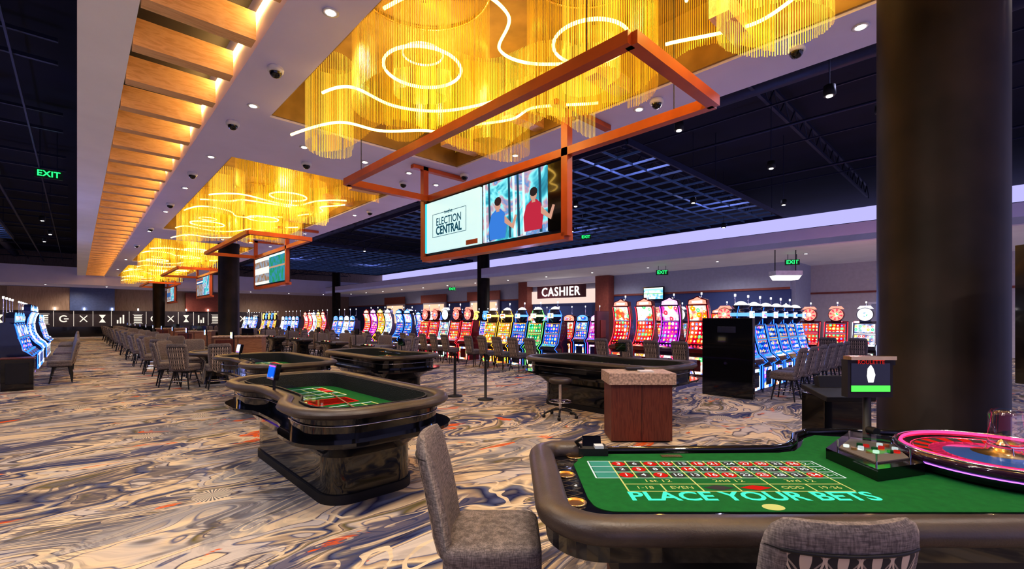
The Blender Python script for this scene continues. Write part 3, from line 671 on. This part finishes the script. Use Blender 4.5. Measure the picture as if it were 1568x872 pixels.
# ------------------------------------------------------------ craps tables
def outline(a,bb,r,z,notch=0.0,n=7,m=14):
    P=[]
    seq=[((a-r,bb-r),0),((-(a-r),bb-r),PI/2),((-(a-r),-(bb-r)),PI),((a-r,-(bb-r)),1.5*PI)]
    for k,((qx,qy),a0) in enumerate(seq):
        for i in range(n+1): t=a0+PI/2*i/n; P.append((qx+r*math.cos(t),qy+r*math.sin(t)))
        if k in(1,3):
            x=-a if k==1 else a; y0=(bb-r)*(1 if k==1 else -1)
            for i in range(1,m): P.append((x,y0*(1-2*i/m)))
    out=[]
    for x,y in P:
        if x<0: x+=notch*(1/(1+math.exp(-((y+.62)/.07)))-1/(1+math.exp(-((y-.62)/.07))))*min(1,-x/(a*.5))
        out.append((x,y,z))
    return out
crapswall=mat('pyramid_rubber',(.012,.012,.013),.6,bump=1.0,nscale=10)
def crapsmesh():
    b=MB(); nt_=.16
    b.loft([outline(.48,1.24,.26,0),outline(.48,1.24,.26,.09)],blackmt)
    b.loft([outline(.46,1.22,.24,.09),outline(.46,1.22,.24,.44)],blackgl,True,False)
    b.loft([outline(.46,1.22,.24,.44),outline(.60,1.44,.34,.60)],blackgl,False,False)
    b.loft([outline(.60,1.44,.34,.60),outline(.68,1.54,.44,.60,nt_)],blackgl,False,False)
    b.loft([outline(.68,1.54,.44,.60,nt_),outline(.69,1.56,.45,.90,nt_)],blackgl,False,False)
    b.loft([outline(.695,1.56,.45,.80,nt_),outline(.70,1.565,.455,.80,nt_),outline(.70,1.565,.455,.812,nt_),outline(.69,1.555,.45,.812,nt_)],chrome,False,False)
    b.loft([outline(.66,1.52,.45,.655,nt_),outline(.80,1.68,.5,.655,nt_),outline(.80,1.68,.5,.685,nt_),outline(.67,1.53,.45,.685,nt_)],blackgl,False,False,False)
    b.loft([outline(.70,1.57,.45,.645,nt_),outline(.715,1.585,.45,.645,nt_),outline(.715,1.585,.45,.655,nt_)],violetled,False,False)
    loops=[]
    for k in range(11):
        t=2*PI*k/10; rr=.075*math.cos(t); zz=.925+.05*math.sin(t)
        loops.append(outline(.735+rr,1.61+rr,.5+rr,zz,nt_))
    b.loft(loops,leather,False,False)
    b.loft([outline(.67,1.54,.44,.935,nt_),outline(.60,1.47,.38,.935,nt_)],blackmt,False,False)
    b.loft([outline(.60,1.47,.38,.955,nt_),outline(.58,1.45,.36,.955,nt_),outline(.57,1.44,.36,.75,nt_)],crapswall,False,False,False)
    b.loft([outline(.60,1.47,.38,.93,nt_),outline(.60,1.47,.38,.955,nt_)],blackmt,False,False)
    b.loft([outline(.58,1.45,.36,.765,nt_),outline(.3,1.2,.2,.7651,.0)],greenfelt,False,True,False)
    def ln(x0,x1,y0,y1,m=white): b.b2(x0,x1,y0,y1,.767,.769,m)
    for sy in(-1,1):
        for xx in (-.3,-.1,.1,.25,.38): ln(xx-.008,xx+.008,sy*.35,sy*1.2,yellowl)
        for yy in (.35,.6,.85,1.2): ln(-.3,.38,sy*yy-.008,sy*yy+.008)
        ln(-.28,-.12,sy*.62-.1,sy*.62+.1,yellowl); ln(.27,.36,sy*.7,sy*1.1,redl)
        for i in range(5): 
            for j in range(2): b.cyl((-.34-.045*j+.02,sy*(.12+.05*i),.77),(-.34-.045*j+.02,sy*(.12+.05*i),.81+.02*((i+j)%3)),.02,[redl,yellowl,orange,white][(i+j)%4],n=10)
    ln(-.2,.3,-.2,.2,redl); ln(-.17,.27,-.17,.17,greenfelt)
    b.b2(-.46,-.24,-.5,.5,.93,.936,glass); b.b2(-.24,-.236,-.5,.5,.77,.93,glass)
    b.tube([(.05,-.6,.78),(.25,.5,.78)],.008,pitwood,6)
    b.cyl((-.58,.0,.93),(-.58,.0,1.10),.015,blackmt,n=8); b.box((-.58,0,1.17),(.05,.24,.17),blackgl,ry=.2); 
    b.box((-.61,0,1.175),(.004,.20,.13),TH_['blue'][1],ry=.2)
    return b.mesh('craps_table')
CR=crapsmesh()
place(CR,'craps_table',(2.14,5.42,0),0)
place(CR,'craps_table',(7.45,5.25,0),PI)
place(CR,'craps_table',(2.85,10.0,0),0)
place(CR,'craps_table',(5.2,10.05,0),PI)

# ------------------------------------------------------------ blackjack tables
def bjmesh():
    b=MB(); n=20
    arc=lambda r,z,fl=.0:[(r*math.cos(PI*i/n),-r*.82*math.sin(PI*i/n)+fl,z) for i in range(n+1)]
    top=lambda r,z:arc(r,z,.35)+[(-r,.45,z),(r,.45,z)]
    b.loft([top(.95,.76),top(.97,.80),top(.94,.82)],blackmt)
    b.add(top(.84,.826),[tuple(range(n+3))],mat('felt_tan',(.10,.10,.13),.9))
    b.tube(arc(.98,.80,.35),.075,leather,8,rz=.055)
    b.b2(-.35,.35,.25,.42,.82,.86,blackgl)
    for i in range(8): b.cyl((-.28+.08*i,.33,.86),(-.28+.08*i,.33,.885),.025,[redl,white,yellowl,blackl][i%4],n=8)
    b.loft([rrect(.42,.30,.12,4,0,0,.1),rrect(.40,.28,.12,4,.1,0,.1),rrect(.36,.25,.1,4,.6,0,.1),rrect(.6,.40,.2,4,.76,0,.08)],blackgl)
    b.cyl((.75,.4,.82),(.75,.4,1.2),.015,blackmt,n=6); b.box((.75,.36,1.3),(.26,.04,.2),blackgl); b.box((.75,.337,1.3),(.22,.005,.16),TH_['blue'][1])
    return b.mesh('blackjack_table')
BJ=bjmesh()
def bj(x,y,rz,nch=5):
    place(BJ,'blackjack_table',(x,y,0),rz)
    for i in range(nch):
        a=PI*(i+.5)/nch; lx,ly=1.42*math.cos(a),-.82*1.5*math.sin(a)+.30
        wx=x+lx*math.cos(rz)-ly*math.sin(rz); wy=y+lx*math.sin(rz)+ly*math.cos(rz)
        chair(wx,wy,math.atan2(y-wy,x-wx)-PI/2)
for i in range(11): bj(2.65,14.8+i*3.5,H,5 if i<7 else 4)
for i in range(10): bj(7.4,14.5+i*3.5,-H,5 if i<6 else 3)
for i in range(3):
    b=MB(); b.box((0,0,.55),(1.5,.6,1.1),pitwood); b.box((0,0,1.11),(1.6,.7,.05),stone); b.box((0,-.31,.55),(.02,.02,1.0),blackmt); b.box((-.4,-.305,.6),(.6,.02,.8),podwood); b.box((.2,.1,1.26),(.4,.04,.26),blackgl); b.cyl((.2,.1,1.12),(.2,.1,1.2),.03,blackmt,n=8)
    b.obj('pit_podium',(4.25+.1*i,18.6+i*9,0),-.5,bevel=.008)

# ------------------------------------------------------------ podium, stool, stanchions
x,y,_=W(1.83,6.72)
b=MB(); b.box((0,0,.42),(.86,.5,.80),podwood); b.box((0,0,.03),(.80,.44,.06),blackmt); b.box((0,-.01,.90),(.94,.58,.16),stone); b.box((0,.15,1.0),(.25,.2,.03),blackmt); b.box((.1,-.08,.99),(.2,.15,.02),whitepl)
b.box((0,-.252,.42),(.006,.004,.8),blackmt)
b.obj('pit_stand',(x,y,0),-TH,bevel=.006)
def stool(x,y):
    b=MB(); b.lathe([(.17,.60),(.20,.62),(.20,.67),(.17,.69),(0,.69)],leather,n=24); b.cyl((0,0,.12),(0,0,.6),.03,chrome,n=12)
    for i in range(5):
        a=2*PI*i/5; b.tube([(0,0,.14),(.15*math.cos(a),.15*math.sin(a),.13),(.30*math.cos(a),.30*math.sin(a),.07)],.018,blackmt,6); b.lathe([(0.0,0),(.03,.01),(.03,.05),(0.0,.06)],blackmt,c=(.30*math.cos(a),.30*math.sin(a),0),n=10)
    b.tube([(x_,y_,.28) for x_,y_ in circ(0,0,.2,n=20)[:-1]],.009,chrome,6,True)
    for i in range(4): a=PI/2*i; b.cyl((0,0,.28),(.2*math.cos(a),.2*math.sin(a),.28),.007,chrome,n=6)
    b.obj('dealer_stool',(x,y,0))
x,y,_=W(.86,8.15); stool(x,y)
for u,v in ((-1.28,10.3),(-.57,9.9)):
    x,y,_=W(u,v); b=MB(); b.lathe([(.17,0),(.17,.02),(.06,.045),(.03,.05),(.028,.95),(.04,.96),(.04,1.0),(.0,1.02)],blackmt,n=20); b.box((0,0,.955),(.09,.03,.05),blackgl); b.obj('stanchion_post',(x,y,0))
b=MB(); x,y,_=W(3.86,5.5)
b.box((0,0,.42),(.52,.42,.84),blackgl); b.box((0,-.05,.87),(.57,.47,.06),blackmt,rx=.18); b.box((0,.1,.97),(.3,.08,.16),blackmt,rx=-.3); b.obj('pit_cabinet',(x,y,0),-TH,bevel=.01)

# ------------------------------------------------------------ roulette table
RC=(1.9,2.8); g=grp('roulette_table',W(*RC),-TH)
T=Matrix.Translation((-RC[0],-RC[1],0))
def loc(p,d,z): return (p-RC[0],d-RC[1],z)
def arcp(cx,cy,r,a0,a1,n=8): return [(cx+r*math.cos(a0+(a1-a0)*i/n),cy+r*math.sin(a0+(a1-a0)*i/n)) for i in range(n+1)]
back=[(3.9,3.68),(2.75,3.82)]+[(2.42,3.80),(2.25,3.68),(2.12,3.48),(2.0,3.36),(1.85,3.31)]
outer=arcp(.42,2.22,.25,1.5*PI,PI)+arcp(.32,3.13,.15,PI,PI/2)+back[::-1]+[(3.9,1.97)]
b=MB(); b.M=T
b.prism(outer,.70,.80,blackgl)
b.prism([(.5,2.15),(.5,3.1),(1.85,3.15),(2.4,3.6),(3.8,3.55),(3.8,2.15)],.48,.70,blackmt)
b.b2(.62,1.5,2.35,3.0,0.0,.48,podwood); b.b2(2.3,3.6,2.35,3.3,0.0,.48,podwood); b.b2(.58,1.54,2.31,3.04,0,.08,blackmt)
path=[(.47,3.24)]+arcp(.34,3.10,.14,PI/2,PI,6)+arcp(.45,2.25,.25,PI,1.5*PI,10)+[(1.2,2.0),(2.2,2.0),(3.2,2.0),(3.9,2.0)]
b.tube([(p[0],p[1],.825) for p in path],.085,leather,14,rz=.062)
b.tube([(p[0],p[1]-.02,.815) for p in [(.5,3.27),(1.2,3.29)]+back[::-1]],.028,blackgl,8)
fl=[(.44,3.06),(.40,2.98),(.40,2.42)]+arcp(.52,2.36,.11,PI,1.5*PI,6)[1:]+[(3.6,2.24),(3.6,2.3),(2.9,3.6),(2.45,3.72),(2.3,3.62),(2.14,3.40),(2.02,3.28),(1.88,3.235),(.55,3.20),(.44,3.12)]
b.prism(fl,.80,.8035,greenfelt)
b.obj('table_body',parent=g)
b=MB(); b.M=T
for i in range(9):
    d0=2.42+i*.075
    b.tube([(.27,d0,.801),(.385,d0+.075,.801)],.0018,leather,4); b.tube([(.385,d0,.801),(.27,d0+.075,.801)],.0018,leather,4)
for p,d in ((.43,3.15),(.325,2.78),(.325,2.36),(.71,2.155),(1.72,2.155),(2.30,2.155)):
    b.lathe([(.056,0),(.060,.008),(.050,.010),(.044,.002),(.040,.0025)],goldmet,c=(p,d,.80),n=24)
b.obj('cup_holders',parent=g)
z=.804
b=MB(); b.M=T
def line(p0,p1,w=.009,m=white):
    a=Vector((p0[0],p0[1],0));c=Vector((p1[0],p1[1],0));t=(c-a).normalized();s_=Vector((-t.y,t.x,0))*w/2
    b.add([tuple(a-s_+Vector((0,0,z+.0006))),tuple(a+s_+Vector((0,0,z+.0006))),tuple(c+s_+Vector((0,0,z+.0006))),tuple(c-s_+Vector((0,0,z+.0006)))],[(0,1,2,3)],m)
x0,x1=.64,1.88; yb,yt=2.72,3.04; cw=(x1-x0)/12; rh=(yt-yb)/3
reds={1,3,5,7,9,12,14,16,18,19,21,23,25,27,30,32,34,36}
nums=[]
for c in range(12):
    for r in range(3):
        n=c*3+r+1; cx=x0+cw*(c+.5); cy=yb+rh*(r+.5); isr=n in reds
        P=[(cx+cw*.43*math.cos(t*PI/8),cy+rh*.40*math.sin(t*PI/8),z+.0004) for t in range(16)]
        b.add(P,[tuple(range(16))],redl if isr else blackl); nums.append((n,cx,cy))
for c in range(13): line((x0+cw*c,yb),(x0+cw*c,yt),m=yellowl)
for r in range(4): line((x0-.14,yb+rh*r),(x1+.1,yb+rh*r),m=white)
line((x0-.14,yb),(x0-.14,yt)); line((x1+.1,yb),(x1+.1,yt))
for yy in (2.62,2.51): line((x0,yy),(x1,yy),m=yellowl)
for c in (0,4,8,12): line((x0+cw*c,2.62),(x0+cw*c,yb),m=yellowl)
for c in (0,2,4,6,8,10,12): line((x0+cw*c,2.51),(x0+cw*c,2.62),m=yellowl)
for cc_,m in ((5,blackl),(7,redl)):
    cx=x0+cw*cc_; b.add([(cx-.09,2.565,z+.0005),(cx,2.525,z+.0005),(cx+.09,2.565,z+.0005),(cx,2.605,z+.0005)],[(0,1,2,3)],m)
P=[(1.31+.055*math.cos(t*PI/12),2.30+.04*math.sin(t*PI/12),z+.0005) for t in range(24)]; b.add(P,[tuple(range(24))],yellowl)
b.b2(1.02,1.16,3.12,3.17,z,z+.006,goldmet)
teal=mat('layout_teal',(.02,.22,.18),.8)
b.add([(x0-.13,yb+.005,z+.0003),(x0-.005,yb+.005,z+.0003),(x0-.005,yt,z+.0003),(x0-.13,yt,z+.0003)],[(0,1,2,3)],teal)
b.obj('betting_layout',parent=g)
for n,cx,cy in nums: text(str(n),.062,loc(cx,cy,z+.0012),(0,0,0),white,'layout_number',g,bold=.001)
for i,s_ in enumerate(('1st 12','2nd 12','3rd 12')): text(s_,.065,loc(x0+cw*(2+4*i),2.67,z+.001),(0,0,0),yellowl,'layout_dozen',g)
for i,s_ in ((0,'1-18'),(1,'EVEN'),(4,'ODD'),(5,'19-36')): text(s_,.055,loc(x0+cw*(1+2*i),2.565,z+.001),(0,0,0),yellowl,'layout_outside',g)
for i in range(3): text('2-1',.06,loc(x1+.05,yb+rh*(i+.5),z+.001),(0,0,0),white,'layout_column',g)
text('PLACE YOUR BETS',.165,loc(1.28,2.435,z+.0015),(0,0,0),cyan,'projected_message',g,bold=.004,sx=.965)
# wheel
b=MB(); b.M=T@Matrix.Translation((3.05,2.86,.80))
rim=mat('wheel_walnut',(.03,.012,.03),.10,coat=.8)
b.lathe([(.40,0),(.50,.02),(.53,.07),(.535,.10),(.525,.122),(.50,.126)],rim,n=56,cap=False)
b.lathe([(.50,.126),(.49,.122),(.46,.108),(.43,.098)],blackgl,n=56,cap=False)
b.lathe([(.432,.099),(.425,.103),(.415,.098)],chrome,n=56,cap=False)
ngl=emat('wheel_neon',(1,.03,.12),3.0); bgl=emat('wheel_rim_reflection',(.45,.15,1),1.8); cy2=mat('wheel_cone',(.03,.06,.16),.15,coat=.6,em=(.04,.22,.8),es=.15); pnk=emat('wheel_glow_pink',(1,.05,.16),.6)  # violet rim ring imitates a coloured reflection on the black rim
b.tube([(x_,y_,.124) for x_,y_ in circ(0,0,.480,n=48)[:-1]],.009,ngl,6,True)
b.tube([(x_,y_,.07) for x_,y_ in circ(0,0,.536,n=48)[:-1]],.004,bgl,6,True)
b.tube([(x_,y_,.128) for x_,y_ in circ(0,0,.512,n=48)[:-1]],.006,chrome,6,True)
for i in range(38):
    a0=2*PI*i/38;a1=2*PI*(i+1)/38
    m=greenfelt if i in(0,19) else (redl if i%2 else blackl)
    f=lambda r,a,zz:(r*math.cos(a),r*math.sin(a),zz)
    b.add([f(.415,a0,.098),f(.415,a1,.098),f(.34,a1,.092),f(.34,a0,.092)],[(0,1,2,3)],m)
    b.add([f(.34,a0,.094),f(.34,a0,.078),f(.27,a0,.078),f(.27,a0,.094)],[(0,1,2,3)],chrome)
b.lathe([(.34,.092),(.34,.078),(.27,.078),(.27,.092)],pnk,n=38,cap=False)
b.lathe([(.27,.092),(.20,.100),(.14,.110)],cy2,n=38,cap=False); b.lathe([(.14,.110),(.06,.125),(.03,.17),(.015,.19),(0.0,.2)],goldmet,n=32,cap=False)
b.obj('wheel',parent=g)
b=MB(); b.M=T@Matrix.Translation((3.08,2.86,.95)); b.lathe([(.085,0),(.085,.2),(.07,.23),(0.0,.235)],glass,n=28); b.lathe([(.088,0),(.09,.012),(.088,.02)],chrome,n=28,cap=False)
for i in range(3): a=2*PI*i/3; b.cyl((.085*math.cos(a),.085*math.sin(a),.01),(.10*math.cos(a),.10*math.sin(a),-.035),.005,chrome,n=6)
b.obj('glass_dome',parent=g)
bx=[(2.12,2.66),(2.12,3.10),(2.46,3.42),(2.72,3.22),(2.50,2.78)]
b=MB(); b.M=T
b.prism(bx,.80,.875,blackgl); cxm=sum(p[0] for p in bx)/5; cym=sum(p[1] for p in bx)/5
b.prism([(cxm+(x_-cxm)*.72,cym+(y_-cym)*.72) for x_,y_ in bx],.876,.884,mat('tray_felt',(.16,.13,.11),.8))
for i in range(7):
    for j in range(3):
        if (i+j)%3: b.cyl((cxm-.13+.045*i,cym-.08+.07*j,.884),(cxm-.13+.045*i,cym-.08+.07*j,.90+.008*((i*j)%3)),.017,[redl,goldmet,white,orange,greenfelt][(i+j)%5],n=12)
tp=[(cxm+(x_-cxm)*.74,cym+(y_-cym)*.74) for x_,y_ in bx]
b.prism(tp,.93,.936,glass)
for x_,y_ in tp: b.cyl((x_,y_,.875),(x_,y_,.937),.006,chrome,n=6)
b.obj('chip_bank',parent=g)
b=MB(); b.M=T
b.box((.56,3.22,.83),(.2,.14,.05),blackmt); b.box((.56,3.24,.875),(.13,.03,.09),blackgl,rx=-.4); b.tube([(.48,3.2,.85),(.44,3.16,.90),(.48,3.14,.93)],.012,blackmt,6); b.box((.60,3.18,.865),(.06,.06,.02),whitepl)
b.obj('card_reader',parent=g)
b=MB(); b.M=T@Matrix.Translation((2.86,3.7,0))
b.lathe([(.09,.80),(.09,.815),(.03,.82),(.028,1.15)],blackmt,n=16)
b.box((0,0,1.27),(.36,.07,.30),blackmt); b.box((0,-.037,1.275),(.31,.004,.235),blackgl)
b.box((0,-.04,1.19),(.31,.002,.05),emat('disp_green',(.1,.9,.1),1.1)); b.box((0,-.03,1.435),(.36,.09,.03),goldmet)
b.prism([(-.02,1.24),(.02,1.24),(.035,1.30),(.02,1.35),(0,1.38),(-.025,1.35),(-.03,1.29)],-.042,-.041,whiteem,'y')
b.box((.2,0,1.4),(.02,.05,.05),blackmt); b.cyl((0,-.02,.86),(.0,-.1,.86),.03,blackmt,n=10)
b.obj('marker_display',parent=g)
text('ROULETTE',.045,loc(2.86,3.655,1.40),(PI/2,0,0),redl,'display_caption',g)
b=MB(); b.M=T@Matrix.Translation((3.86,3.30,0))
b.box((0,0,1.78),(.40,.08,1.0),blackgl); b.box((0,0,1.05),(.06,.06,.5),blackmt); b.box((0,-.042,1.78),(.35,.004,.94),mat('board_blue',(.01,.02,.10),.3,em=(.02,.05,.3),es=.4))
for i in range(15):
    col=[redl,whiteem,redl,redl,whiteem][i%5] if i!=10 else greenex
    b.box((-.13,-.046,2.17-.058*i),(.07,.004,.03),col); b.box((-.02 if i%2 else .06,-.046,2.17-.058*i),(.07,.004,.03),[whiteem,redl][i%2])
b.box((-.0,-.046,2.23),(.33,.004,.03),TH_['blue'][2])
b.obj('results_board',parent=g)

# ------------------------------------------------------------ lights
def spot(x,y,z,e,col,ang=150,sz=.12):
    L=bpy.data.lights.new('downlight_lamp','SPOT'); L.energy=e; L.color=col; L.spot_size=math.radians(ang); L.spot_blend=.9; L.shadow_soft_size=sz
    o=bpy.data.objects.new('downlight_lamp',L); scn.collection.objects.link(o); o.location=(x,y,z)
def glow(x,y,z,e,col,r=.1):  # added point fill above slot banks, tinting the ceiling beams
    L=bpy.data.lights.new('bank_fill_light','POINT'); L.energy=e; L.color=col; L.shadow_soft_size=r
    o=bpy.data.objects.new('bank_fill_light',L); scn.collection.objects.link(o); o.location=(x,y,z)
for y in (-3,1.5,6,10.5,16,22,29,37,46): spot(2.2,y,5.45,240,(1,.86,.70))
for y in (-1,4,10.5,17,25,34,44): spot(7.4,y,5.45,220,(1,.84,.74))
for y in (2,8,15,23,32,42): spot(-4,y,7.0,400,(.90,.86,1))
for x in (11,17):
    for y in (1,7,14,23,34,46): spot(x,y,6.9,260,(.65,.65,1))
for y in (-2,4,10,17,24,32,42): spot(24.3,y,4.65,320,(1,.93,.92),165)
for x in (-8,0,8,16): spot(x,58,4.6,260,(1,.82,.66),165)
for p,d,e in ((1.4,2.2,105),(-1.5,2.0,180),(-4,1.5,230),(3.2,1.4,80)):  # added unseen lamps near the camera, brightening the foreground carpet
    x,y,_=W(p,d); spot(x,y,5.4,e,(1,.88,.76))
for y in (12,20,30,40): glow(12.1,y,2.6,80,(.55,.48,1))
glow(13,4.6,2.6,80,(.2,.35,1)); glow(19.6,3.4,2.6,60,(1,.35,.40)); glow(-1.9,20,2.5,80,(.3,.35,1)); glow(-1.9,29,2.5,80,(.3,.35,1))
w=bpy.data.worlds.new('World'); scn.world=w; w.use_nodes=True
bg=w.node_tree.nodes['Background']; bg.inputs[0].default_value=(.43,.41,.80,1); bg.inputs[1].default_value=.95

# ------------------------------------------------------------ camera
cd=bpy.data.cameras.new('camera'); cam=bpy.data.objects.new('camera',cd); scn.collection.objects.link(cam)
cam.location=(0,0,1.75); cam.rotation_euler=(PI/2,0,-TH); cd.lens=36*703/1568; cd.sensor_width=36; cd.shift_y=52/1568; cd.clip_start=.05; cd.clip_end=300
scn.camera=cam
